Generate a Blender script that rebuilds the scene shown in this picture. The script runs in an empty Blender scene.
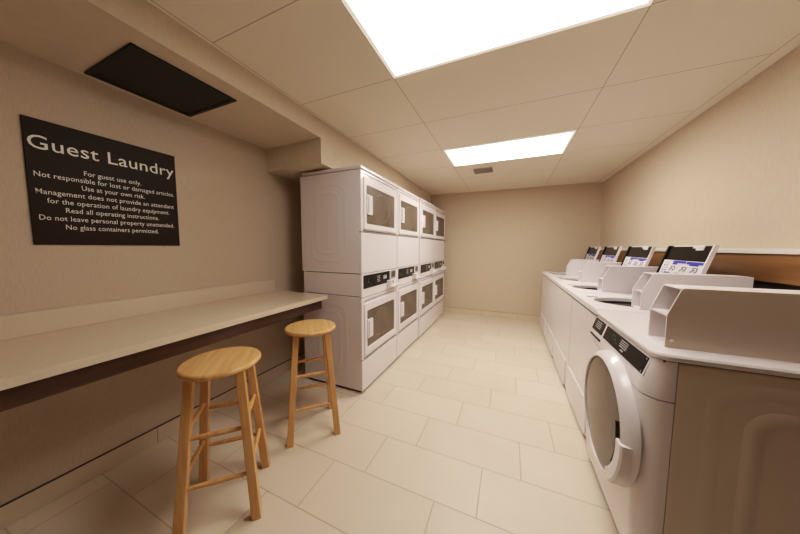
import bpy, bmesh, math, random
from mathutils import Vector, Matrix
random.seed(4)
PI = math.pi
SC = bpy.context.scene
COL = SC.collection

# ------------------------------------------------------------------ materials
def nt(m):
    m.use_nodes = True
    t = m.node_tree
    return t, t.nodes, t.links, t.nodes['Principled BSDF']

def N(nodes, typ, **kw):
    n = nodes.new(typ)
    for k, v in kw.items():
        setattr(n, k, v)
    return n

def math_node(t, op, a, b=None, c=None):
    n = t.nodes.new('ShaderNodeMath'); n.operation = op
    for i, v in enumerate((a, b, c)):
        if v is None: continue
        if isinstance(v, (int, float)): n.inputs[i].default_value = v
        else: t.links.new(v, n.inputs[i])
    return n.outputs[0]

def mat(name, col, rough=.5, metal=0, spec=.5, coat=0, var=0.0, vscale=(8, 8, 8), bump=0.0, bscale=None, emis=None, es=0):
    m = bpy.data.materials.new(name)
    t, nd, lk, b = nt(m)
    b.inputs['Base Color'].default_value = (*col, 1)
    b.inputs['Roughness'].default_value = rough
    b.inputs['Metallic'].default_value = metal
    b.inputs['Specular IOR Level'].default_value = spec
    b.inputs['Coat Weight'].default_value = coat
    if emis:
        b.inputs['Emission Color'].default_value = (*emis, 1)
        b.inputs['Emission Strength'].default_value = es
    tc = N(nd, 'ShaderNodeTexCoord'); mp = N(nd, 'ShaderNodeMapping'); mp.inputs['Scale'].default_value = vscale
    lk.new(tc.outputs['Object'], mp.inputs[0])
    nz = N(nd, 'ShaderNodeTexNoise'); nz.inputs['Scale'].default_value = 1; nz.inputs['Detail'].default_value = 4
    lk.new(mp.outputs[0], nz.inputs[0])
    if var:
        mx = N(nd, 'ShaderNodeMix', data_type='RGBA')
        mx.inputs[6].default_value = (*[c * (1 - var) for c in col], 1)
        mx.inputs[7].default_value = (*[min(1, c * (1 + var)) for c in col], 1)
        rp = N(nd, 'ShaderNodeMapRange'); rp.inputs[1].default_value = .3; rp.inputs[2].default_value = .7
        lk.new(nz.outputs[0], rp.inputs[0]); lk.new(rp.outputs[0], mx.inputs[0]); lk.new(mx.outputs[2], b.inputs['Base Color'])
    if bump:
        bp = N(nd, 'ShaderNodeBump'); bp.inputs['Strength'].default_value = bump; bp.inputs['Distance'].default_value = .002
        lk.new(nz.outputs[0], bp.inputs['Height']); lk.new(bp.outputs[0], b.inputs['Normal'])
    return m

WALLC = (.61, .51, .395)
M = {}
M['wall'] = mat('wallpaper', WALLC, .75, var=.055, vscale=(210, 210, 26), bump=.35)
M['soffit'] = mat('soffit_paint', (.66, .575, .46), .8, var=.03, vscale=(20, 20, 20), bump=.1)
M['paper_end'] = mat('soffit_wallpaper', (.64, .55, .43), .8, var=.04, vscale=(120, 120, 12), bump=.3)
M['white'] = mat('appliance_white', (.76, .715, .73), .28, spec=.5, coat=.25, var=.012, vscale=(3, 3, 3))
M['white_shaded'] = mat('appliance_white_shaded_side', (.66, .57, .475), .30, spec=.5, coat=.2, var=.012, vscale=(3, 3, 3))  # white appliance paint darkened: shade on the near sides put into the colour
M['white2'] = mat('appliance_plastic', (.77, .725, .74), .35, var=.01, vscale=(5, 5, 5))
M['trimwhite'] = mat('white_trim', (.80, .74, .68), .4, var=.02)
M['seam'] = mat('dark_seam', (.05, .04, .035), .8, var=.1)
M['black'] = mat('black_plastic', (.006, .0055, .006), .4, spec=.25, var=.2, vscale=(30, 30, 30))
M['blackgloss'] = mat('black_display', (.010, .009, .008), .25, spec=.3, var=.2, vscale=(10, 10, 10))
M['glass'] = mat('smoked_door_glass', (.15, .12, .088), .42, spec=.4, var=.25, vscale=(5, 5, 4))
M['mirror'] = mat('dark_reflective_glass', (.10, .068, .044), .14, metal=0, spec=.3, var=.08, vscale=(2, 2, 2))
M['drum'] = mat('drum_steel', (.22, .175, .13), .5, metal=.2, var=.1)
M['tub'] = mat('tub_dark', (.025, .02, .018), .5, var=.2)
M['counter'] = mat('countertop_cream', (.70, .59, .47), .3, coat=.15, var=.03, vscale=(90, 90, 90))
M['grey'] = mat('glyph_grey', (.42, .42, .42), .5, var=.05)
M['greenled'] = mat('green_print', (.035, .15, .07), .5, var=.1)
M['blue'] = mat('label_blue', (.045, .05, .42), .45, var=.08)
M['labelwhite'] = mat('label_white', (.72, .70, .74), .4, var=.03)
M['textwhite'] = mat('sign_lettering', (.85, .82, .76), .5, var=.01)
M['sign'] = mat('sign_brown_black', (.030, .018, .011), .5, spec=.2, var=.1, vscale=(5, 5, 5))
M['grille'] = mat('ceiling_panel_black', (.022, .022, .017), .6, var=.12, vscale=(40, 40, 40))
M['screw'] = mat('screw_cap', (.8, .77, .74), .3, var=.02)
M['steel'] = mat('bracket_steel', (.55, .52, .5), .35, metal=.7, var=.05)
M['diff'] = mat('light_diffuser', (.9, .9, .9), .5, var=.01, emis=(1.0, .928, .855), es=10.5)
M['diff_far'] = mat('light_diffuser_far', (.9, .9, .9), .5, var=.01, emis=(1.0, .928, .855), es=19)  # far fixture set stronger to brighten the far end of the room
M['rib'] = mat('diffuser_seam', (.8, .75, .6), .5, var=.01, emis=(1.0, .86, .62), es=1.0)

def wood(name, c0, c1, axis, rough=.35, sc=30, coat=.2):
    m = bpy.data.materials.new(name); t, nd, lk, b = nt(m)
    b.inputs['Roughness'].default_value = rough; b.inputs['Coat Weight'].default_value = coat
    tc = N(nd, 'ShaderNodeTexCoord'); mp = N(nd, 'ShaderNodeMapping')
    s = [sc, sc, sc]; s[axis] = sc * .07; mp.inputs['Scale'].default_value = s
    lk.new(tc.outputs['Object'], mp.inputs[0])
    nz = N(nd, 'ShaderNodeTexNoise'); nz.inputs['Scale'].default_value = 1; nz.inputs['Detail'].default_value = 6; nz.inputs['Distortion'].default_value = .4
    lk.new(mp.outputs[0], nz.inputs[0])
    cr = N(nd, 'ShaderNodeValToRGB'); cr.color_ramp.elements[0].position = .3; cr.color_ramp.elements[1].position = .7
    cr.color_ramp.elements[0].color = (*c0, 1); cr.color_ramp.elements[1].color = (*c1, 1)
    lk.new(nz.outputs[0], cr.inputs[0]); lk.new(cr.outputs[0], b.inputs['Base Color'])
    bp = N(nd, 'ShaderNodeBump'); bp.inputs['Strength'].default_value = .15; bp.inputs['Distance'].default_value = .001
    lk.new(nz.outputs[0], bp.inputs['Height']); lk.new(bp.outputs[0], b.inputs['Normal'])
    return m
M['oak'] = wood('honey_wood', (.57, .305, .11), (.73, .45, .19), 2, sc=45)
M['oakseat'] = wood('honey_wood_seat', (.61, .34, .13), (.78, .51, .24), 1, sc=40)
M['walnut'] = wood('dark_walnut', (.045, .018, .009), (.11, .045, .020), 1, rough=.4, sc=25)
M['brownboard'] = wood('brown_laminate', (.20, .095, .035), (.33, .17, .070), 1, rough=.4, sc=16)

def line_mask(t, coord, pos_list, half):
    """1 where coord is within half of any position."""
    out = None
    for p in pos_list:
        d = math_node(t, 'ABSOLUTE', math_node(t, 'SUBTRACT', coord, p))
        l = math_node(t, 'LESS_THAN', d, half)
        out = l if out is None else math_node(t, 'MAXIMUM', out, l)
    return out

def tile_material():
    TH, TL, TX, TY = .3034, .6232, -.9299 + .6232 / 3, 1.1713
    m = bpy.data.materials.new('beige_floor_tile'); t, nd, lk, b = nt(m)
    tc = N(nd, 'ShaderNodeTexCoord'); sx = N(nd, 'ShaderNodeSeparateXYZ'); lk.new(tc.outputs['Object'], sx.inputs[0])
    r = math_node(t, 'DIVIDE', math_node(t, 'SUBTRACT', sx.outputs[1], TY), TH)
    row = math_node(t, 'FLOOR', r); fy = math_node(t, 'FRACT', r)
    # joints are pushed a third of a tile on each row
    u = math_node(t, 'DIVIDE', math_node(t, 'SUBTRACT', math_node(t, 'SUBTRACT', sx.outputs[0], TX), math_node(t, 'MULTIPLY', row, TL / 3)), TL)
    col = math_node(t, 'FLOOR', u); fx = math_node(t, 'FRACT', u)
    def edge(f, w):
        d = math_node(t, 'MINIMUM', f, math_node(t, 'SUBTRACT', 1.0, f))
        n = N(nd, 'ShaderNodeMapRange'); n.interpolation_type = 'SMOOTHSTEP'
        n.inputs[1].default_value = w * .4; n.inputs[2].default_value = w
        n.inputs[3].default_value = 1; n.inputs[4].default_value = 0
        lk.new(d, n.inputs[0]); return n.outputs[0]
    grout = math_node(t, 'MAXIMUM', edge(fy, .0037 / TH), edge(fx, .0037 / TL))
    cb = N(nd, 'ShaderNodeCombineXYZ'); lk.new(col, cb.inputs[0]); lk.new(row, cb.inputs[1])
    wn = N(nd, 'ShaderNodeTexWhiteNoise'); lk.new(cb.outputs[0], wn.inputs[0])
    nz = N(nd, 'ShaderNodeTexNoise'); nz.inputs['Scale'].default_value = 3.5; nz.inputs['Detail'].default_value = 6
    lk.new(tc.outputs['Object'], nz.inputs[0])
    k = math_node(t, 'ADD', math_node(t, 'MULTIPLY', wn.outputs[0], .35), math_node(t, 'MULTIPLY', nz.outputs[0], .65))
    cr = N(nd, 'ShaderNodeValToRGB')
    cr.color_ramp.elements[0].position = .2; cr.color_ramp.elements[0].color = (.68, .595, .475, 1)
    cr.color_ramp.elements[1].position = .8; cr.color_ramp.elements[1].color = (.76, .67, .55, 1)
    lk.new(k, cr.inputs[0])
    mx = N(nd, 'ShaderNodeMix', data_type='RGBA'); mx.inputs[7].default_value = (.36, .26, .165, 1)
    lk.new(math_node(t, 'MULTIPLY', grout, .55), mx.inputs[0]); lk.new(cr.outputs[0], mx.inputs[6]); lk.new(mx.outputs[2], b.inputs['Base Color'])
    b.inputs['Roughness'].default_value = .42
    bp = N(nd, 'ShaderNodeBump'); bp.inputs['Strength'].default_value = .5; bp.inputs['Distance'].default_value = .002; bp.invert = True
    lk.new(grout, bp.inputs['Height']); lk.new(bp.outputs[0], b.inputs['Normal'])
    return m
M['tile'] = tile_material()

def base_material(name, axis):
    m = bpy.data.materials.new(name); t, nd, lk, b = nt(m)
    tc = N(nd, 'ShaderNodeTexCoord'); sx = N(nd, 'ShaderNodeSeparateXYZ'); lk.new(tc.outputs['Object'], sx.inputs[0])
    u = math_node(t, 'FRACT', math_node(t, 'DIVIDE', math_node(t, 'SUBTRACT', sx.outputs[axis], .19), .6232))
    g = math_node(t, 'LESS_THAN', u, .007)
    nz = N(nd, 'ShaderNodeTexNoise'); nz.inputs['Scale'].default_value = 4; nz.inputs['Detail'].default_value = 5
    lk.new(tc.outputs['Object'], nz.inputs[0])
    cr = N(nd, 'ShaderNodeValToRGB')
    cr.color_ramp.elements[0].color = (.63, .53, .40, 1); cr.color_ramp.elements[1].color = (.72, .61, .47, 1)
    lk.new(nz.outputs[0], cr.inputs[0])
    mx = N(nd, 'ShaderNodeMix', data_type='RGBA'); mx.inputs[7].default_value = (.38, .28, .18, 1)
    lk.new(g, mx.inputs[0]); lk.new(cr.outputs[0], mx.inputs[6]); lk.new(mx.outputs[2], b.inputs['Base Color'])
    b.inputs['Roughness'].default_value = .4
    return m

GX, GY, G, H = -.692, 1.497, .61, 2.345
def ceiling_material():
    m = bpy.data.materials.new('ceiling_tile'); t, nd, lk, b = nt(m)
    tc = N(nd, 'ShaderNodeTexCoord'); sx = N(nd, 'ShaderNodeSeparateXYZ'); lk.new(tc.outputs['Object'], sx.inputs[0])
    r = math_node(t, 'FRACT', math_node(t, 'DIVIDE', math_node(t, 'SUBTRACT', sx.outputs[1], GY - 6 * G), G))
    ly = math_node(t, 'LESS_THAN', math_node(t, 'MINIMUM', r, math_node(t, 'SUBTRACT', 1.0, r)), .0038)
    lx = line_mask(t, sx.outputs[0], [GX, GX + 2 * G], .0023)
    le = line_mask(t, sx.outputs[0], [-1.437, 1.266], .0023)
    inner = math_node(t, 'MULTIPLY', math_node(t, 'GREATER_THAN', sx.outputs[0], -1.437), math_node(t, 'LESS_THAN', sx.outputs[0], 1.266))
    ln = math_node(t, 'MAXIMUM', math_node(t, 'MULTIPLY', math_node(t, 'MAXIMUM', lx, ly), inner), le)
    nz = N(nd, 'ShaderNodeTexNoise'); nz.inputs['Scale'].default_value = 90; nz.inputs['Detail'].default_value = 3
    lk.new(tc.outputs['Object'], nz.inputs[0])
    cr = N(nd, 'ShaderNodeValToRGB')
    cr.color_ramp.elements[0].position = .3; cr.color_ramp.elements[0].color = (.82, .755, .66, 1)
    cr.color_ramp.elements[1].position = .7; cr.color_ramp.elements[1].color = (.85, .785, .69, 1)
    lk.new(nz.outputs[0], cr.inputs[0])
    mx = N(nd, 'ShaderNodeMix', data_type='RGBA'); mx.inputs[7].default_value = (.22, .16, .10, 1)
    lk.new(math_node(t, 'MULTIPLY', ln, .62), mx.inputs[0]); lk.new(cr.outputs[0], mx.inputs[6]); lk.new(mx.outputs[2], b.inputs['Base Color'])
    b.inputs['Roughness'].default_value = .8
    bp = N(nd, 'ShaderNodeBump'); bp.inputs['Strength'].default_value = .3; bp.inputs['Distance'].default_value = .003; bp.invert = True
    lk.new(ln, bp.inputs['Height']); lk.new(bp.outputs[0], b.inputs['Normal'])
    return m
M['ceiling'] = ceiling_material()

# ------------------------------------------------------------------ mesh helpers
def box(bm, x0, x1, y0, y1, z0, z1, bev=0.0, seg=2, mi=0):
    if x1 < x0: x0, x1 = x1, x0
    if y1 < y0: y0, y1 = y1, y0
    if z1 < z0: z0, z1 = z1, z0
    t = bmesh.new()
    bmesh.ops.create_cube(t, size=1)
    for v in t.verts:
        v.co = Vector((x0 + (v.co.x + .5) * (x1 - x0), y0 + (v.co.y + .5) * (y1 - y0), z0 + (v.co.z + .5) * (z1 - z0)))
    if bev:
        bmesh.ops.bevel(t, geom=t.edges[:], offset=bev, segments=seg, affect='EDGES', profile=.5)
    merge(bm, t, mi)
    return bm

def merge(bm, t, mi=0, mtx=None):
    if mtx is not None: bmesh.ops.transform(t, matrix=mtx, verts=t.verts)
    mp = {v: bm.verts.new(v.co) for v in t.verts}
    for f in t.faces:
        try:
            nf = bm.faces.new([mp[v] for v in f.verts]); nf.material_index = mi
        except ValueError: pass
    t.free()

def loft(bm, rings, cap0=True, cap1=True, closed=True, mi=0):
    vs = [[bm.verts.new(Vector(p)) for p in r] for r in rings]
    n = len(vs[0])
    for a, b in zip(vs[:-1], vs[1:]):
        for i in range(n if closed else n - 1):
            j = (i + 1) % n
            f = bm.faces.new((a[i], a[j], b[j], b[i])); f.material_index = mi
    if cap0: f = bm.faces.new(vs[0][::-1]); f.material_index = mi
    if cap1: f = bm.faces.new(vs[-1]); f.material_index = mi

def tube(bm, p0, p1, r0, r1=None, n=12, mi=0):
    r1 = r0 if r1 is None else r1
    p0, p1 = Vector(p0), Vector(p1); d = (p1 - p0).normalized()
    a = d.cross(Vector((0, 0, 1)))
    if a.length < 1e-3: a = d.cross(Vector((0, 1, 0)))
    a.normalize(); b = d.cross(a)
    loft(bm, [[p + (a * math.cos(k * 2 * PI / n) + b * math.sin(k * 2 * PI / n)) * r for k in range(n)] for p, r in ((p0, r0), (p1, r1))], mi=mi)

def rrect(u0, u1, v0, v1, r, n=6):
    """rounded rectangle outline, counter-clockwise, (u, v) points"""
    pts = []
    for cu, cv, a0 in ((u1 - r, v0 + r, -PI / 2), (u1 - r, v1 - r, 0), (u0 + r, v1 - r, PI / 2), (u0 + r, v0 + r, PI)):
        for k in range(n + 1):
            a = a0 + k * PI / 2 / n
            pts.append((cu + r * math.cos(a), cv + r * math.sin(a)))
    return pts

def plate_x(bm, y0, y1, z0, z1, xb, xf, r, mi=0, edge=.004, n=6):
    """rounded plate lying in the y-z plane from xb (back) to xf (front face), with a soft edge"""
    s = 1 if xf > xb else -1
    o = rrect(y0, y1, z0, z1, r, n)
    e = min(edge, abs(xf - xb) * .8)
    i = rrect(y0 + e, y1 - e, z0 + e, z1 - e, max(r - e, .0005), n)
    loft(bm, [[(xb, a, b) for a, b in o], [(xf - s * e, a, b) for a, b in o], [(xf - s * e * .3, *( (a+c)/2 for a, c in zip(p, q))) for p, q in zip(o, i)], [(xf, a, b) for a, b in i]], mi=mi)

def frame_x(bm, o, i, xb, xf, edge=.004):
    """frame between two rounded outlines o=(y0,y1,z0,z1,r) and i"""
    s = 1 if xf > xb else -1
    O = rrect(*o); I = rrect(*i)
    O2 = rrect(o[0] + edge, o[1] - edge, o[2] + edge, o[3] - edge, max(o[4] - edge, .001))
    I2 = rrect(i[0] - edge, i[1] + edge, i[2] - edge, i[3] + edge, i[4] + edge)
    rings = [[(xb, *p) for p in O], [(xf - s * edge, *p) for p in O], [(xf, *p) for p in O2], [(xf, *p) for p in I2], [(xf - s * edge, *p) for p in I], [(xb, *p) for p in I]]
    loft(bm, rings + [rings[0]], cap0=False, cap1=False)
    bmesh.ops.remove_doubles(bm, verts=bm.verts[:], dist=1e-6)

def new_mesh(name, bm, mats, org, smooth=True):
    bmesh.ops.recalc_face_normals(bm, faces=bm.faces[:])
    me = bpy.data.meshes.new(name)
    if org is not None:
        bmesh.ops.translate(bm, vec=-Vector(org), verts=bm.verts)
    bm.to_mesh(me); bm.free()
    for m in (mats if isinstance(mats, (list, tuple)) else [mats]): me.materials.append(m)
    if smooth:
        me.polygons.foreach_set('use_smooth', [True] * len(me.polygons))
        me.set_sharp_from_angle(angle=math.radians(35))
    return me

def root_of(o):
    while o.parent: o = o.parent
    return o

def part(name, bm, mats, parent, org=None, label=None, smooth=True):
    """a mesh part; vertices come in world coordinates of the unrotated thing"""
    if org is None: org = root_of(parent)['_org'] if '_org' in root_of(parent) else root_of(parent).location
    o = bpy.data.objects.new(name, new_mesh(name, bm, mats, org, smooth))
    COL.objects.link(o); o.parent = parent
    if label: o['label'] = label
    return o

def thing(name, label, cat, loc=(0, 0, 0), group=None):
    o = bpy.data.objects.new(name, None); o.empty_display_size = .1
    COL.objects.link(o); o.location = loc; o['label'] = label; o['category'] = cat
    if group: o['group'] = group
    return o

def single(name, bm, mats, label, cat, org=(0, 0, 0), group=None):
    o = bpy.data.objects.new(name, new_mesh(name, bm, mats, org)); COL.objects.link(o); o.location = org
    o['label'] = label; o['category'] = cat
    if group: o['group'] = group
    return o

def struct(name, bm, mats, smooth=False):
    o = bpy.data.objects.new(name, new_mesh(name, bm, mats, None, smooth)); COL.objects.link(o); o['kind'] = 'structure'
    return o

def copy_tree(o, parent=None):
    c = o.copy(); COL.objects.link(c); c.parent = parent
    for ch in [x for x in bpy.data.objects if x.parent == o]:
        copy_tree(ch, c)
    return c

def nb(): return bmesh.new()

# ------------------------------------------------------------------ the room
XL, XR, YB, YF = -2.1, 1.340, -3.4, 4.975
XS = -1.462
T = .1
struct('floor', box(nb(), XL - T, XR + T, YB - T, YF + T, -T, 0), M['tile'])
struct('wall_left', box(nb(), XL - T, XL, YB - T, YF + T, 0, H + T), M['wall'])
struct('wall_right', box(nb(), XR, XR + T, YB - T, YF + T, 0, H + T), M['wall'])
struct('wall_far', box(nb(), XL, XR, YF, YF + T, 0, H + T), M['wall'])
struct('wall_back', box(nb(), XL, XR, YB - T, YB, 0, H + T), M['wall'])
struct('ceiling', box(nb(), XS, XR, YB, YF, H, H + T), M['ceiling'])
# dropped soffit along the left wall, stepping lower behind the dryers
ZS, YS, ZL = 2.2, 1.722, 1.995
b = nb()
box(b, XL, XS, YB, YS, ZS, H + T, mi=0)
struct('ceiling_soffit', b, M['soffit'])
b = nb()
box(b, XL, XS, YS, YF, ZL, H + T, mi=0)
o = struct('ceiling_soffit_lower', b, M['soffit'])
b = nb(); box(b, XS - .001, XS + .003, YB, YS, ZS, H); box(b, XS - .001, XS + .003, YS, YF, ZL, H)
struct('wall_soffit_face', b, M['paper_end'])
struct('baseboard_left', box(nb(), XL, XL + .010, YB, YF, 0, .105, .002, 1), base_material('base_tile_left', 1))
struct('baseboard_far', box(nb(), XL + .012, XR - .012, YF - .010, YF, 0, .105, .002, 1), base_material('base_tile_far', 0))
b = nb(); box(b, XL, XL + .0105, YB, YF, .105, .109); struct('baseboard_shadow_line', b, M['seam'])  # thin dark strip painting the shadow along the baseboard tile top
b = nb(); box(b, XL + .012, XR - .012, YF - .0105, YF, .105, .108); struct('trim_2', b, mat('far_base_line', (.35, .25, .16), .7, var=.1))  # thin darker line along the top of the far baseboard

# brown board with a white cap along the right wall, behind the washers
t = thing('wall_ledge', 'brown wood board with a thin white cap running along the right wall behind the washers', 'ledge', (1.315, 2.2, 1.12))
part('board', box(nb(), 1.30, XR, YB + .01, YF - .005, 1.12, 1.272, .001, 1), M['brownboard'], t)
part('cap', box(nb(), 1.285, XR, YB + .01, YF - .005, 1.272, 1.300, .004, 2), M['trimwhite'], t, label='thin white cap strip')

# ------------------------------------------------------------------ ceiling lights
def ceiling_light(y0, y1, label, rib, dm, dx=0):
    x0, x1 = GX + .004 + dx, GX + 2 * G - .004 - dx
    y0 += .004; y1 -= .004
    t = thing('ceiling_light', label, 'ceiling light', ((x0 + x1) / 2, (y0 + y1) / 2, H), 'recessed ceiling lights')
    b = nb(); w = .022
    for q in ((x0, x1, y0, y0 + w), (x0, x1, y1 - w, y1), (x0, x0 + w, y0 + w, y1 - w), (x1 - w, x1, y0 + w, y1 - w)):
        box(b, *q, H - .007, H + .0, .002, 1)
    part('frame', b, mat('light_frame_glow', (.85, .8, .72), .4, var=.01, emis=(1, .9, .78), es=.55), t)  # frame given a faint glow, diffuser light put into its material
    part('diffuser', box(nb(), x0 + w, x1 - w, y0 + w, y1 - w, H - .004, H - .001), dm, t)
    if rib:
        part('divider', box(nb(), x0 + w, x1 - w, 1.122, 1.126, H - .0055, H - .004), M['rib'], t)
    return t
ceiling_light(GY - G, GY, 'large bright rectangular ceiling light nearest the camera, at the top of the view', True, M['diff'])
ceiling_light(2.752, 3.336, 'smaller looking bright rectangular ceiling light beside the square air vent, nearer the far wall', False, M['diff_far'], .008)

# square supply vent
t = thing('air_vent', 'small square louvred air vent in the ceiling behind the far ceiling light', 'vent', (-.35, 3.65, H))
b = nb()
for q in ((-.5, -.2, 3.50, 3.53), (-.5, -.2, 3.77, 3.80), (-.5, -.47, 3.53, 3.77), (-.23, -.2, 3.53, 3.77)): box(b, *q, H - .008, H, .002, 1)
part('frame', b, M['ceiling'], t)
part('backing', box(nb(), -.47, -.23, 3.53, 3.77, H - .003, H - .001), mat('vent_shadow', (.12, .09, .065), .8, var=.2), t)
for k in range(7):
    y = 3.55 + k * .033
    tb = bmesh.new(); bmesh.ops.create_cube(tb, size=1)
    bb = nb(); merge(bb, tb, 0, Matrix.Translation((-.35, y, H - .008)) @ Matrix.Rotation(math.radians(35), 4, 'X') @ Matrix.Diagonal((.24, .027, .002, 1)))
    part('louvre', bb, M['ceiling'], t)

# black square panel under the soffit
t = thing('ceiling_grille', 'flat black square panel set in the underside of the dropped soffit', 'grille', (-1.81, .856, ZS))
b = nb(); X0, X1, Y0, Y1 = -2.055, -1.570, .618, 1.095; w = .022
for q in ((X0, X1, Y0, Y0 + w), (X0, X1, Y1 - w, Y1), (X0, X0 + w, Y0 + w, Y1 - w), (X1 - w, X1, Y0 + w, Y1 - w)): box(b, *q, ZS - .010, ZS, .002, 1)
part('frame', b, M['grille'], t)
b = nb(); box(b, X0 + w, X1 - w, Y0 + w, Y1 - w, ZS - .004, ZS - .001)
part('panel', b, M['grille'], t)

# ------------------------------------------------------------------ wall sign
SY0, SY1, SZ0, SZ1 = .4205, 1.0062, 1.3045, 1.9043
t = thing('wall_sign', 'square dark brown Guest Laundry notice with white lettering on the left wall above the counter', 'sign', (XL, .713, 1.3045))
part('panel', box(nb(), XL + .0005, XL + .008, SY0, SY1, SZ0, SZ1, .001, 1), M['sign'], t)
SROT = Matrix(((0, 0, 1, 0), (1, 0, 0, 0), (0, 1, 0, 0), (0, 0, 0, 1)))
def text_bm(s, y0, y1, base, cap, x):
    cu = bpy.data.curves.new('txt', 'FONT'); cu.body = s; cu.resolution_u = 3
    cu.space_character = 1.03
    cu.offset = .004
    ob = bpy.data.objects.new('txt', cu); COL.objects.link(ob)
    bpy.context.view_layer.update()
    me = bpy.data.meshes.new_from_object(ob.evaluated_get(bpy.context.evaluated_depsgraph_get()))
    bpy.data.objects.remove(ob); bpy.data.curves.remove(cu)
    bm = nb(); bm.from_mesh(me); bpy.data.meshes.remove(me)
    xs = [v.co.x for v in bm.verts]; x0, x1 = min(xs), max(xs)
    CAP = .72
    for v in bm.verts:
        u = (v.co.x - x0) / (x1 - x0); z = v.co.y / CAP
        v.co = Vector((x, y0 + u * (y1 - y0), base + z * cap))
    return bm
part('lettering', text_bm('Guest Laundry', .431, .995, 1.764, .066, XL + .0088), M['textwhite'], t, label='large white title lettering', smooth=False)
LINES = [('For guest use only.', .598, .826, 1.672), ('Not responsible for lost or damaged articles.', .440, .989, 1.633),
         ('Use at your own risk.', .586, .838, 1.593), ('Management does not provide an attendant', .440, .984, 1.5515),
         ('for the operation of laundry equipment.', .471, .957, 1.510), ('Read all operating instructions.', .526, .901, 1.4685),
         ('Do not leave personal property unattended.', .443, .979, 1.426), ('No glass containers permitted.', .521, .895, 1.383)]
for s, a, c, z in LINES:
    part('lettering', text_bm(s, a, c, z, .0255, XL + .0088), M['textwhite'], t, smooth=False)

# ------------------------------------------------------------------ countertop
t = thing('countertop', 'long cream countertop fixed to the left wall with a dark wood apron below', 'counter', (-1.78, .4, .76))
CY0, CY1, CXF, CH = YB + .005, 1.782, -1.464, .874
part('slab', box(nb(), XL + .001, CXF, CY0, CY1, CH - .036, CH, .003, 2), M['counter'], t)
part('backsplash', box(nb(), XL + .001, XL + .030, CY0, 1.747, CH, .985, .002, 1), M['counter'], t)
part('apron', box(nb(), -1.530, -1.500, CY0, 1.745, .757, CH - .036, .001, 1), M['walnut'], t, label='dark brown wood apron under the front edge')
part('end_apron', box(nb(), XL + .001, -1.530, 1.720, 1.745, .757, CH - .036, .001, 1), M['walnut'], t)

# ------------------------------------------------------------------ bar stools
def make_stool(label):
    t = thing('bar_stool', label, 'stool', (0, 0, 0), 'round seat wooden bar stools')
    b = nb(); R = .171; n = 56
    prof = [(.0, .712), (R - .020, .712), (R - .006, .716), (R, .724), (R, .732), (R - .004, .739), (R - .012, .743), (0, .744)]
    rings = [[(r * math.cos(k * 2 * PI / n), r * math.sin(k * 2 * PI / n), z) for k in range(n)] for r, z in prof[1:-1]]
    loft(b, rings)
    part('seat', b, M['oakseat'], t)
    hb, ht, w0, w1 = .152, .098, .0205, .0185
    def leg_c(sx, sy, z):
        k = 1 - z / .712
        h = ht + (hb - ht) * k
        return sx * h, sy * h
    for sx, sy in ((-1, -1), (1, -1), (1, 1), (-1, 1)):
        b = nb(); rs = []
        for z, w in ((0, w0), (.35, .0195), (.7125, w1)):
            cx, cy = leg_c(sx, sy, z)
            rs.append([(cx + p, cy + q, z) for p, q in rrect(-w, w, -w, w, .005, 2)])
        loft(b, rs); part('leg', b, M['oak'], t)
    for (a, c, zz) in (((-1, -1), (1, -1), (.44, .22)), ((1, -1), (1, 1), (.475, .26)), ((1, 1), (-1, 1), (.44, .22)), ((-1, 1), (-1, -1), (.475, .26))):
        for z in zz:
            p, q = leg_c(*a, z), leg_c(*c, z)
            b = nb(); P, Q = Vector((*p, z)), Vector((*q, z))
            for f0, f1, r0, r1 in ((0, .12, .008, .0095), (.12, .5, .0095, .0115), (.5, .88, .0115, .0095), (.88, 1, .0095, .008)):
                tube(b, P.lerp(Q, f0), P.lerp(Q, f1), r0, r1)
            part('rung', b, M['oak'], t)
    return t
s1 = make_stool('honey wood bar stool with a round seat, nearest the camera')
s2 = copy_tree(s1)
s1.location = (-1.288, .763, 0); s1.rotation_euler.z = math.radians(44)
s2.location = (-1.274, 1.361, 0); s2.rotation_euler.z = math.radians(46)
s2['label'] = 'honey wood bar stool with a round seat beside the stacked dryers at the counter end'

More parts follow.
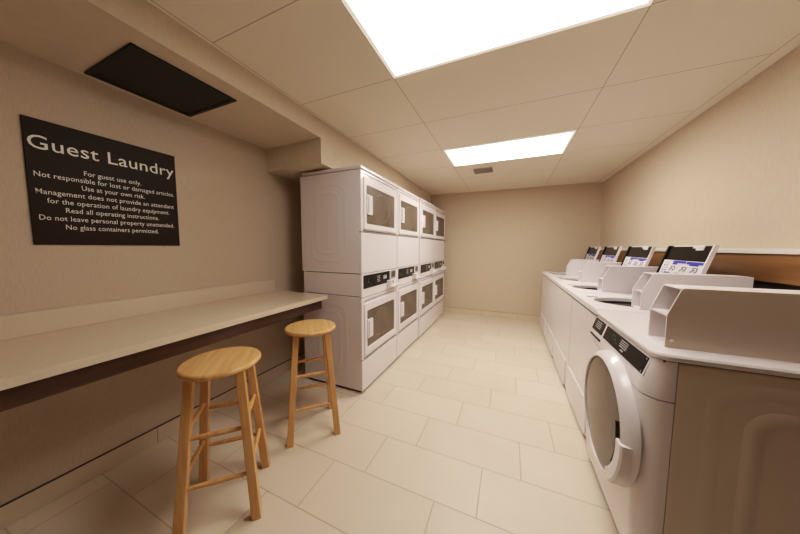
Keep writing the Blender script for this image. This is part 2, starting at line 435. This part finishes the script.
# ------------------------------------------------------------------ stacked dryers
DX, DD, DW, DP, DY = -1.1415, .66, .738, .749, 1.831
def make_dryer(label):
    y0, y1 = DY, DY + DW
    xb = DX - DD; xs = DX - .026
    t = thing('stacked_dryer', label, 'dryer', (DX - DD / 2, DY + DW / 2, 0), 'white stacked dryers along the left side')
    # cabinets
    part('lower_cabinet', box(nb(), xb, xs, y0 + .002, y1 - .002, .025, .866, .004), M['white'], t)
    part('control_cabinet', box(nb(), xb + .012, xs, y0 + .004, y1 - .004, .871, 1.066, .004), M['white'], t)
    part('upper_cabinet', box(nb(), xb, xs, y0, y1, 1.072, 1.945, .004), M['white'], t)
    part('top_cap', box(nb(), xb + .02, DX, y0 - .001, y1, 1.951, 1.980, .007, 3), M['white'], t)
    b = nb(); box(b, xb + .03, xs - .006, y0 + .012, y1 - .012, 1.03, 1.09); box(b, xb + .03, xs - .006, y0 + .012, y1 - .012, .85, .89); box(b, xb + .03, xs - .006, y0 + .012, y1 - .012, 1.93, 1.96)
    box(b, xs - .02, xs + .003, y0 + .006, y1 - .006, .04, 1.94); box(b, xb + .04, xs - .02, y0 + .02, y1 - .02, 0, .03)
    part('inner_frame', b, M['seam'], t, label='dark gaps between the cabinet sections')
    # embossed side panels
    for z0, z1, ys, nm in ((.10, .80, y0 + .002, 'side_emboss'), (1.16, 1.86, y0, 'side_emboss')):
        b = nb()
        for inset, hh in ((0, .0022), (.07, .0030)):
            o_ = rrect(xb + .10 + inset, xs - .12 - inset, z0 + inset, z1 - inset, .12 - inset * .4, 8)
            i_ = rrect(xb + .10 + inset + .032, xs - .12 - inset - .032, z0 + inset + .032, z1 - inset - .032, .100 - inset * .4, 8)
            loft(b, [[(p[0], ys, p[1]) for p in o_], [((p[0] + q[0]) / 2, ys - hh, (p[1] + q[1]) / 2) for p, q in zip(o_, i_)], [(q[0], ys, q[1]) for q in i_]], cap0=False, cap1=False)
        part(nm, b, M['white'], t)
    # front panels
    part('lower_panel', box(nb(), xs, DX, y0, y1, .025, .292, .004), M['white'], t)
    part('middle_panel', box(nb(), xs, DX, y0, y1, 1.070, 1.425, .004), M['white'], t)
    b = nb(); plate_x(b, y0, y1, .862, 1.064, xs, DX, .006)
    part('control_fascia', b, M['white2'], t)
    for zf0, zf1 in ((.298, .856), (1.431, 1.945)):
        b = nb(); plate_x(b, y0, y1, zf0, zf1, xs, DX - .002, .006)
        part('front_frame', b, M['white'], t)
    # doors with window
    for z0, z1, g0, g1 in ((.335, .805, .405, .735), (1.452, 1.895, 1.503, 1.830)):
        b = nb(); frame_x(b, (y0 + .035, y0 + .705, z0, z1, .02), (y0 + .078, y0 + .650, g0, g1, .014), DX - .004, DX + .009, .004)
        d = part('door', b, M['white2'], t)
        b = nb(); plate_x(b, y0 + .07, y0 + .658, g0 - .008, g1 + .008, DX - .006, DX + .004, .014, edge=.002)
        part('window', b, M['glass'], d)
        b = nb()
        zc = (g0 + g1) / 2 + .0; 
        O_ = [(y0 + .36 + .165 * math.cos(a * PI / 18), zc + .135 * math.sin(a * PI / 18)) for a in range(36)]
        I_ = [(y0 + .36 + .150 * math.cos(a * PI / 18), zc + .122 * math.sin(a * PI / 18)) for a in range(36)]
        loft(b, [[(DX + .0040, *p) for p in O_], [(DX + .0052, *p) for p in O_], [(DX + .0052, *p) for p in I_], [(DX + .0040, *p) for p in I_]], cap0=False, cap1=False)
        part('drum_rim', b, M['drum'], d)
        b = nb(); plate_x(b, y0 + .070, y0 + .165, zc - .085, zc + .085, DX + .002, DX + .020, .010)
        box(b, DX + .016, DX + .030, y0 + .082, y0 + .096, zc - .07, zc + .07, .004)
        part('handle', b, M['white2'], d)
    # gap lines under the doors
    for q in ((.03, .71, 1.437, 1.443), (.03, .71, .312, .317), (.05, .70, 1.918, 1.921), (.05, .70, .826, .829)):
        part('door_gap', box(nb(), DX - .003, DX + .0015, y0 + q[0], y0 + q[1], q[2], q[3]), M['seam'], t)
    # black control strip
    b = nb(); plate_x(b, y0 + .025, y0 + .545, .937, 1.054, DX - .002, DX + .004, .004, edge=.001)
    cp = part('control_panel', b, M['blackgloss'], t, label='black control strip')
    b = nb()
    for q in ((.27, .33, 1.022, 1.028), (.27, .33, 1.006, 1.011), (.27, .33, .990, .995), (.27, .33, .974, .979), (.40, .425, .985, 1.020), (.44, .47, .985, 1.020), (.43, .435, .98, 1.03)):
        box(b, DX + .0035, DX + .0048, y0 + q[0], y0 + q[1], q[2], q[3])
    part('print', b, M['grey'], cp)
    b = nb(); box(b, DX + .0035, DX + .0048, y0 + .09, y0 + .13, .985, .990); box(b, DX + .0035, DX + .0048, y0 + .10, y0 + .105, .990, 1.02); box(b, DX + .0035, DX + .0048, y0 + .14, y0 + .16, .965, .970)
    part('status_print', b, M['greenled'], cp)
    # card slot and coin bracket
    b = nb(); plate_x(b, y0 + .575, y0 + .690, .968, 1.056, DX - .002, DX + .006, .004, edge=.001)
    cs = part('card_slot', b, M['steel'], t)
    for k in range(4):
        part('slot_opening', box(nb(), DX + .0055, DX + .008, y0 + .590 + k * .024, y0 + .600 + k * .024, .985, 1.045), M['seam'], cs)
    b = nb()
    box(b, DX - .002, DX + .055, y0 + .480, y0 + .700, .893, .905, .002); box(b, DX - .002, DX + .050, y0 + .480, y0 + .520, .905, .962, .003)
    box(b, DX - .002, DX + .05, y0 + .688, y0 + .700, .905, .945, .002); box(b, DX - .002, DX + .012, y0 + .52, y0 + .69, .905, .955, .002)
    br = part('payment_bracket', b, M['white2'], t)
    b = nb(); box(b, DX + .0115, DX + .0135, y0 + .56, y0 + .62, .920, .948, .0005, 1)
    part('bracket_slot', b, M['black'], br)
    for yy in (y0 + .045, y1 - .045):
        b = nb(); tube(b, (DX - .05, yy, 0), (DX - .05, yy, .03), .018); part('foot', b, M['black'], t)
    return t
dr = [make_dryer('white stacked dryer nearest the camera, its embossed side beside the second stool')]
for k, lab in ((1, 'second white stacked dryer counting from the camera'), (2, 'third white stacked dryer counting from the camera, next to last'),
               (3, 'farthest white stacked dryer, closest to the far wall')):
    c = copy_tree(dr[0]); c.location.y += DP * k; c.location.x += (0, 0, .014, .006)[k]; c['label'] = lab; dr.append(c)

# ------------------------------------------------------------------ washer pieces shared
def payment_box(t, xk, xt, xe, y0, y1, zb, zk, zt, near=None):
    """thin upright housing with an open notched front"""
    w = .006
    prof = [(xk, zb), (xk, zk), (xt - .004, zt - .006), (xt + .004, zt), (xe, zt), (xe, zb)]
    def side(ya, yb_):
        b = nb(); loft(b, [[(x, ya, z) for x, z in prof], [(x, yb_, z) for x, z in prof]]); return b
    h = part('payment_housing', box(nb(), xt, xe, y0 + w, y1 - w, zt - w, zt, .001, 1), M['white2'], t)
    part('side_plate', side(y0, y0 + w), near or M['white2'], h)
    part('side_plate', side(y1 - w, y1), M['white2'], h)
    b = nb(); box(b, xk, xe, y0 + w, y1 - w, zb, zb + w); box(b, xk + .002, xk + .055, y0 + w, y1 - w, zk - w, zk); box(b, xe - w, xe, y0 + w, y1 - w, zb, zt - w)
    box(b, xk + .055, xk + .061, y0 + w, y1 - w, zb + w, zk - w); box(b, xk + .11, xk + .116, y0 + w, y1 - w, zk, zt - w)
    part('inner_shelf', b, M['white2'], h)
    b = nb(); box(b, xk + .09, xk + .11, y0 + .03, y1 - .05, zk + .004, zt - .03, .004); tube(b, (xk + .075, y0 + .05, zk + .03), (xk + .075, y1 - .04, zk + .03), .006)
    part('coin_mechanism', b, M['steel'], h)
    b = nb(); tube(b, (xk + .018, y0 + .001, zb + .026), (xk + .018, y0 - .003, zb + .026), .0062, .0045, 16)
    part('screw', b, M['screw'], h)
    return h

def console(t, ya, yb_, zb):
    """rear console with a tilted black panel and an instruction label on its lower half"""
    P0, P1 = Vector((1.056, 0, 1.075)), Vector((1.125, 0, 1.316))
    w = .013
    prof = [(1.056, zb), (1.056, 1.075), (1.125, 1.316), (1.137, 1.316), (1.073, 1.09), (1.225, 1.07), (1.225, zb)]
    b = nb()
    loft(b, [[(x, ya + w, z) for x, z in prof], [(x, yb_ - w, z) for x, z in prof]])
    c = part('console', b, M['black'], t)
    prof2 = [(1.048, zb), (1.048, 1.073), (1.119, 1.320), (1.139, 1.320), (1.075, 1.092), (1.23, 1.073), (1.23, zb)]
    b = nb(); loft(b, [[(x, ya, z) for x, z in prof2], [(x, ya + w, z) for x, z in prof2]])
    part('end_cap', b, M['white2'], c, label='white end cap')
    b = nb(); loft(b, [[(x - .003, yb_ - w, z) for x, z in prof2], [(x - .003, yb_ + .006, z) for x, z in prof2]])
    part('end_cap', b, M['black'], c)
    d = (P1 - P0).normalized(); nrm = Vector((-d.z, 0, d.x))
    L = (P1 - P0).length
    W = yb_ - ya - 2 * w
    def on(bm, u0, u1, v0, v1, th, mi=0):
        """u: 0 at the far end to 1 at the near end, v: 0 bottom to 1 top"""
        Y0, Y1 = yb_ - w - u1 * W, yb_ - w - u0 * W
        a, e = P0 + d * (v0 * L), P0 + d * (v1 * L)
        rs = []
        for off in (0, th):
            rs.append([(p.x + nrm.x * off, y, p.z + nrm.z * off) for p, y in ((a, Y0), (a, Y1), (e, Y1), (e, Y0))])
        loft(bm, rs, mi=mi)
    b = nb(); on(b, 0, 1, .56, .97, .002); part('display', b, M['blackgloss'], c)
    b = nb(); on(b, .0, 1, .03, .585, .0035)
    lb = part('instruction_label', b, M['labelwhite'], c, label='white and blue instruction label')
    b = nb()
    for q in ((.28, .60, .505, .575), (.62, .98, .495, .565), (.20, .52, .14, .20), (.55, .97, .12, .19), (.14, .30, .17, .23), (.28, .40, .46, .51), (.70, .90, .46, .50), (.45, .72, .20, .235)):
        on(b, *q, .0045)
    part('blue_print', b, M['blue'], lb)
    b = nb()
    for r in range(6):
        for k in range(2): on(b, .06 + k * .07 + (r % 2) * .02, .10 + k * .07, .12 + r * .072, .145 + r * .072, .0044)
    for cu in (.32, .60, .85):
        for k in range(5):
            on(b, cu - .07 + k * .03, cu - .055 + k * .03, .27 + (k % 3) * .03, .33 + ((k * 2) % 3) * .04, .0044)
        on(b, cu - .05, cu + .05, .40, .415, .0044)
    part('print', b, M['black'], lb)
    b = nb(); on(b, .60, .84, .93, 1.01, .006); on(b, .68, .84, .88, .95, .006); on(b, .10, .66, .985, 1.01, .004)
    part('white_tag', b, M['labelwhite'], c)
    return c

# ------------------------------------------------------------------ top-loading washers
TX0, TYP, TY0, TZ = .52, .690, 1.890, .925
def make_toploader(label):
    y0, y1 = TY0, TY0 + TYP - .008
    xb = 1.255
    t = thing('top_loading_washer', label, 'washer', (.88, TY0 + .33, 0), 'white top loading washers along the right side')
    part('cabinet', box(nb(), TX0 + .012, xb, y0, y1, .025, .874, .006), M['white'], t)
    b = nb(); plate_x(b, y0, y1, .030, .870, TX0 + .014, TX0, .008, edge=.006)
    fp = part('front_panel', b, M['white'], t)
    b = nb(); plate_x(b, y0 + .085, y1 - .012, .022, .275, TX0 + .002, TX0 - .010, .035, edge=.007)
    part('access_panel', b, M['white'], fp)
    for q in (.30, .36):
        b = nb(); tube(b, (TX0 + .001, y0 + q, .60), (TX0 - .0025, y0 + q, .60), .006, .005, 12); part('screw', b, M['screw'], fp)
    b = nb(); box(b, TX0 + .006, xb - .01, y0 + .004, y1 - .004, .870, .888)
    part('lid_gap', b, M['seam'], t, label='dark gap under the top')
    # deck with a round tub opening
    cx, cy, R = .820, y0 + .318, .236
    n = 64
    def ang_ring(fn, z): return [(*fn(k * 2 * PI / n), z) for k in range(n)]
    def rectf(x0, x1, ya, yb_, r=0):
        def f(a):
            dx, dy = math.cos(a), math.sin(a); s = 1e9
            if dx > 1e-9: s = min(s, (x1 - cx) / dx)
            if dx < -1e-9: s = min(s, (x0 - cx) / dx)
            if dy > 1e-9: s = min(s, (yb_ - cy) / dy)
            if dy < -1e-9: s = min(s, (ya - cy) / dy)
            return cx + dx * s, cy + dy * s
        return f
    # angles chosen so the corners are kept
    angs = sorted([k * 2 * PI / 60 for k in range(60)] + [math.atan2(yy - cy, xx - cx) % (2 * PI) for xx in (TX0 - .006, xb) for yy in (y0, y1)])
    def ring(fn, z): return [(*fn(a), z) for a in angs]
    def circ(r): return lambda a: (cx + r * math.cos(a), cy + r * .74 * math.sin(a))
    fo = rectf(TX0 - .006, xb, y0, y1)
    fi = rectf(TX0 - .001, xb - .004, y0 + .003, y1 - .003)
    b = nb()
    loft(b, [ring(fo, .886), ring(fo, TZ - .005), ring(fi, TZ), ring(circ(R + .022), TZ), ring(circ(R + .012), TZ + .003), ring(circ(R), TZ), ring(circ(R - .010), TZ - .020), ring(circ(R - .012), .80)], cap0=False, cap1=False)
    dk = part('deck', b, M['white2'], t)
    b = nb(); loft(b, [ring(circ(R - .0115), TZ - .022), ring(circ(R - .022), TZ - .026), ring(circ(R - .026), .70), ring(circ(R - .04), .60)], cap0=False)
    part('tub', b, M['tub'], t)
    b = nb(); box(b, .575, .648, y0 + .450, y0 + .480, TZ, TZ + .0012)
    part('sticker', b, M['greenled'], dk, label='small green sticker')
    payment_box(t, .750, .800, 1.205, y0 + .078, y0 + .200, TZ, 1.037, 1.148)
    console(t, y0 + .215, y1 - .006, TZ - .002)
    for xx in (TX0 + .05, xb - .06):
        for yy in (y0 + .05, y1 - .05):
            b = nb(); tube(b, (xx, yy, 0), (xx, yy, .03), .02); part('foot', b, M['black'], t)
    return t
tl = [make_toploader('white top loading washer standing right behind the front loading washer')]
for k, lab in ((1, 'white top loading washer, second behind the front loading washer'), (2, 'white top loading washer, third behind the front loading washer'),
               (3, 'white top loading washer farthest from the camera, by the far wall')):
    c = copy_tree(tl[0]); c.location.y += TYP * k; c['label'] = lab; tl.append(c)

# ------------------------------------------------------------------ front-loading washer
t = thing('front_loading_washer', 'white front loading washer with a round glass door, nearest on the right', 'washer', (.87, 1.56, 0))
Y0, Y1, XB, XSD = 1.160, 1.862, 1.255, .556
part('cabinet', box(nb(), XSD + .001, XB, Y0, Y1, .030, .900, .004), M['white_shaded'], t)
b = nb(); box(b, XSD - .006, XSD + .004, Y0 + .004, Y1 - .004, .04, .895); box(b, .52, XB - .02, Y0 + .006, Y1 - .006, .896, .907)
part('panel_gap', b, M['seam'], t, label='dark seams between panels')
def front_ring(z, xf, r=.062, ins=0.0, n=8):
    ps = [(XSD - .001, Y0 + ins)]
    for k in range(n + 1):
        a = k * PI / 2 / n
        ps.append((xf + r - r * math.sin(a) + 0, Y0 + ins + r - r * math.cos(a)))
    for k in range(n + 1):
        a = PI / 2 - k * PI / 2 / n
        ps.append((xf + r - r * math.sin(a), Y1 - ins - r + r * math.cos(a)))
    ps.append((XSD - .001, Y1 - ins))
    return [(x, y, z) for x, y in ps]
XF = .475
b = nb(); loft(b, [front_ring(.030, XF + .030, .036), front_ring(.06, XF + .010, .056), front_ring(.16, XF + .004, .062), front_ring(.20, XF), front_ring(.50, XF - .002), front_ring(.752, XF)])
fp = part('front_panel', b, M['white'], t)
b = nb(); loft(b, [front_ring(.757, XF), front_ring(.785, XF), front_ring(.815, XF + .003), front_ring(.895, XF + .027, .044), front_ring(.901, XF + .031, .040)])
fs = part('control_fascia', b, M['white'], t)
# control strip on the sloping fascia
def fx(z): return XF + .003 + (z - .815) / .080 * .024
def strip(bm, ya, yb_, z0, z1, th, mi=0):
    loft(bm, [[(fx(z) - o, y, z) for y, z in ((ya, z0), (yb_, z0), (yb_, z1), (ya, z1))] for o in (-.002, th)], mi=mi)
b = nb(); strip(b, 1.200, 1.828, .821, .893, .0012)
part('control_surround', b, M['labelwhite'], fs, label='white border of the control strip')
b = nb(); strip(b, 1.208, 1.635, .825, .889, .0035); cp = part('control_panel', b, M['blackgloss'], fs, label='long black control strip')
b = nb(); strip(b, 1.660, 1.820, .825, .889, .0035); cp2 = part('control_panel', b, M['blackgloss'], fs, label='small square black control panel')
b = nb()
for q in ((1.370, 1.445, .877, .880), (1.370, 1.445, .868, .871), (1.370, 1.445, .859, .862), (1.370, 1.445, .850, .853), (1.39, 1.42, .836, .842)): strip(b, *q, .0045)
for q in ((1.213, 1.219, .880, .885), (1.213, 1.219, .829, .834)): strip(b, *q, .0045)
part('print', b, M['grey'], cp)
b = nb()
for q in ((1.51, 1.54, .870, .873), (1.53, 1.533, .855, .873), (1.49, 1.51, .858, .861), (1.47, 1.49, .846, .849)): strip(b, *q, .0045)
part('status_print', b, M['greenled'], cp)
b = nb()
for q in ((1.70, 1.78, .876, .879), (1.70, 1.78, .866, .869), (1.70, 1.78, .856, .859), (1.70, 1.78, .846, .849)): strip(b, *q, .0045)
part('print', b, M['grey'], cp2)
b = nb(); box(b, XF - .005, XF + .006, 1.66, 1.82, .790, .799, .002)
part('dispenser_pull', b, M['black'], fs)
# top
def top_ring(z, g):
    r = .045
    ps = rrect(.492 + g, XB - g, Y0 - .006 + g, Y1 + .006 - g, r - g, 8)
    return [(x, y, z) for x, y in ps]
b = nb(); loft(b, [top_ring(.905, .004), top_ring(.911, 0), top_ring(.921, 0), top_ring(.928, .005), top_ring(.930, .012)])
part('top_panel', b, M['white'], t)
# door
CYD, CZD = 1.447, .524
def lathe_x(bm, prof, n=72, closed=False, cy=CYD, cz=CZD):
    rings = [[(x, cy + r * math.cos(k * 2 * PI / n), cz + r * math.sin(k * 2 * PI / n)) for k in range(n)] for x, r in prof]
    loft(bm, rings + ([rings[0]] if closed else []), cap0=False, cap1=False)
    if closed: bmesh.ops.remove_doubles(bm, verts=bm.verts[:], dist=1e-6)
b = nb(); lathe_x(b, [(XF + .004, .284), (XF - .008, .283), (XF - .028, .275), (XF - .042, .262), (XF - .048, .253), (XF - .047, .248), (XF - .03, .246), (XF + .002, .244)], closed=True)
dr_ = part('door', b, M['white'], t)
b = nb()
n = 72
loft(b, [[(x, CYD + r * math.cos(k * 2 * PI / n), CZD + r * math.sin(k * 2 * PI / n)) for k in range(n)] for x, r in ((XF - .040, .249), (XF - .044, .22), (XF - .047, .12), (XF - .0485, .03))])
part('door_glass', b, M['mirror'], dr_, label='dark reflective round glass')
def arc_block(bm, a0, a1, r0, r1, x0, x1, n=14, yc=CYD, zc=CZD):
    rs = []
    for k in range(n + 1):
        a = math.radians(a0 + (a1 - a0) * k / n)
        def P(r, x): return (x, yc - r * math.cos(a), zc + r * math.sin(a))
        rs.append([P(r0, x0), P(r0 + .004, x1 + .003), P(r0 + .010, x1), P(r1 - .010, x1), P(r1 - .002, x1 + .006), P(r1, x0)])
    loft(bm, rs)
b = nb(); arc_block(b, 4, -52, .222, .282, XF - .020, XF - .056)
part('door_handle', b, M['white2'], dr_)
b = nb(); arc_block(b, 20, -34, .200, .226, XF - .036, XF - .0515)
part('handle_recess', b, M['black'], dr_)
# embossed ribs pressed into the near side
b = nb()
for (xa, za, r, hh, w_) in ((.725, .785, .085, .0034, .05), (.630, .865, .12, .0018, .05)):
    xe, ze = XB - (xa - XSD) * .55, .10
    o_ = rrect(xa, xe, ze, za, r, 10); i_ = rrect(xa + w_, xe - w_, ze + w_, za - w_, r - w_ * .7, 10)
    m_ = [((p[0] + q[0]) / 2, (p[1] + q[1]) / 2) for p, q in zip(o_, i_)]
    m1 = [((p[0] * 3 + q[0]) / 4, (p[1] * 3 + q[1]) / 4) for p, q in zip(o_, i_)]
    m2 = [((p[0] + q[0] * 3) / 4, (p[1] + q[1] * 3) / 4) for p, q in zip(o_, i_)]
    loft(b, [[(p[0], Y0, p[1]) for p in o_], [(p[0], Y0 - hh * .5, p[1]) for p in m1], [(p[0], Y0 - hh, p[1]) for p in m_], [(p[0], Y0 - hh * .5, p[1]) for p in m2], [(q[0], Y0, q[1]) for q in i_]], cap0=False, cap1=False)
part('side_emboss', b, M['white_shaded'], t)
payment_box(t, .550, .587, 1.215, 1.236, 1.362, .930, 1.052, 1.154, M['white_shaded'])
for xx in (.57, 1.19):
    for yy in (1.22, 1.80):
        b = nb(); tube(b, (xx, yy, 0), (xx, yy, .035), .02); part('foot', b, M['black'], t)

# dark sheet painting the shade in the gap behind the washers, below the board
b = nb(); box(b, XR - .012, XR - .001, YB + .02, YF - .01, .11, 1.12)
struct('gap_shade_sheet', b, mat('shadow_gap_backing', (.05, .035, .025), .8, var=.2))

# large flat faces keep their true normals beside soft bevels
for o in bpy.data.objects:
    if o.type == 'MESH' and o.get('kind') != 'structure' and not o.name.startswith('lettering'):
        wm = o.modifiers.new('weighted', 'WEIGHTED_NORMAL'); wm.keep_sharp = True; wm.weight = 100

# ------------------------------------------------------------------ camera
cam = bpy.data.cameras.new('camera'); co = bpy.data.objects.new('camera', cam); COL.objects.link(co)
f, yaw, pitch, roll, zc = 251.85, .4059, .0771, .0044, 1.2978
cam.sensor_fit = 'HORIZONTAL'; cam.sensor_width = 36; cam.lens = f / 800 * 36; cam.clip_start = .02
cy, sy, cp_, sp = math.cos(yaw), math.sin(yaw), math.cos(pitch), math.sin(pitch)
F = Vector((-sy * cp_, cy * cp_, -sp)); R_ = Vector((cy, sy, 0)); U = R_.cross(F)
R2 = R_ * math.cos(roll) + U * math.sin(roll); U2 = U * math.cos(roll) - R_ * math.sin(roll)
m = Matrix.Identity(4)
for i in range(3): m[i][0], m[i][1], m[i][2] = R2[i], U2[i], -F[i]
m.translation = Vector((0, 0, zc)); co.matrix_world = m
SC.camera = co

w = bpy.data.worlds.new('world'); SC.world = w; w.use_nodes = True
w.node_tree.nodes['Background'].inputs[0].default_value = (1, .85, .68, 1); w.node_tree.nodes['Background'].inputs[1].default_value = .2
SC.view_settings.view_transform = 'Standard'
SC.view_settings.look = 'None'
SC.view_settings.exposure = 0.0
SC.view_settings.use_curve_mapping = True
cmap = SC.view_settings.curve_mapping
cv = cmap.curves[3]
cv.points[0].location = (0, 0); cv.points[1].location = (1, 1)
cv.points[1].location = (1, .80)
for q in ((.02, .013), (.10, .088), (.30, .315), (.60, .57)): cv.points.new(*q)
cmap.update()
SC.cycles.max_bounces = 12; SC.cycles.diffuse_bounces = 8
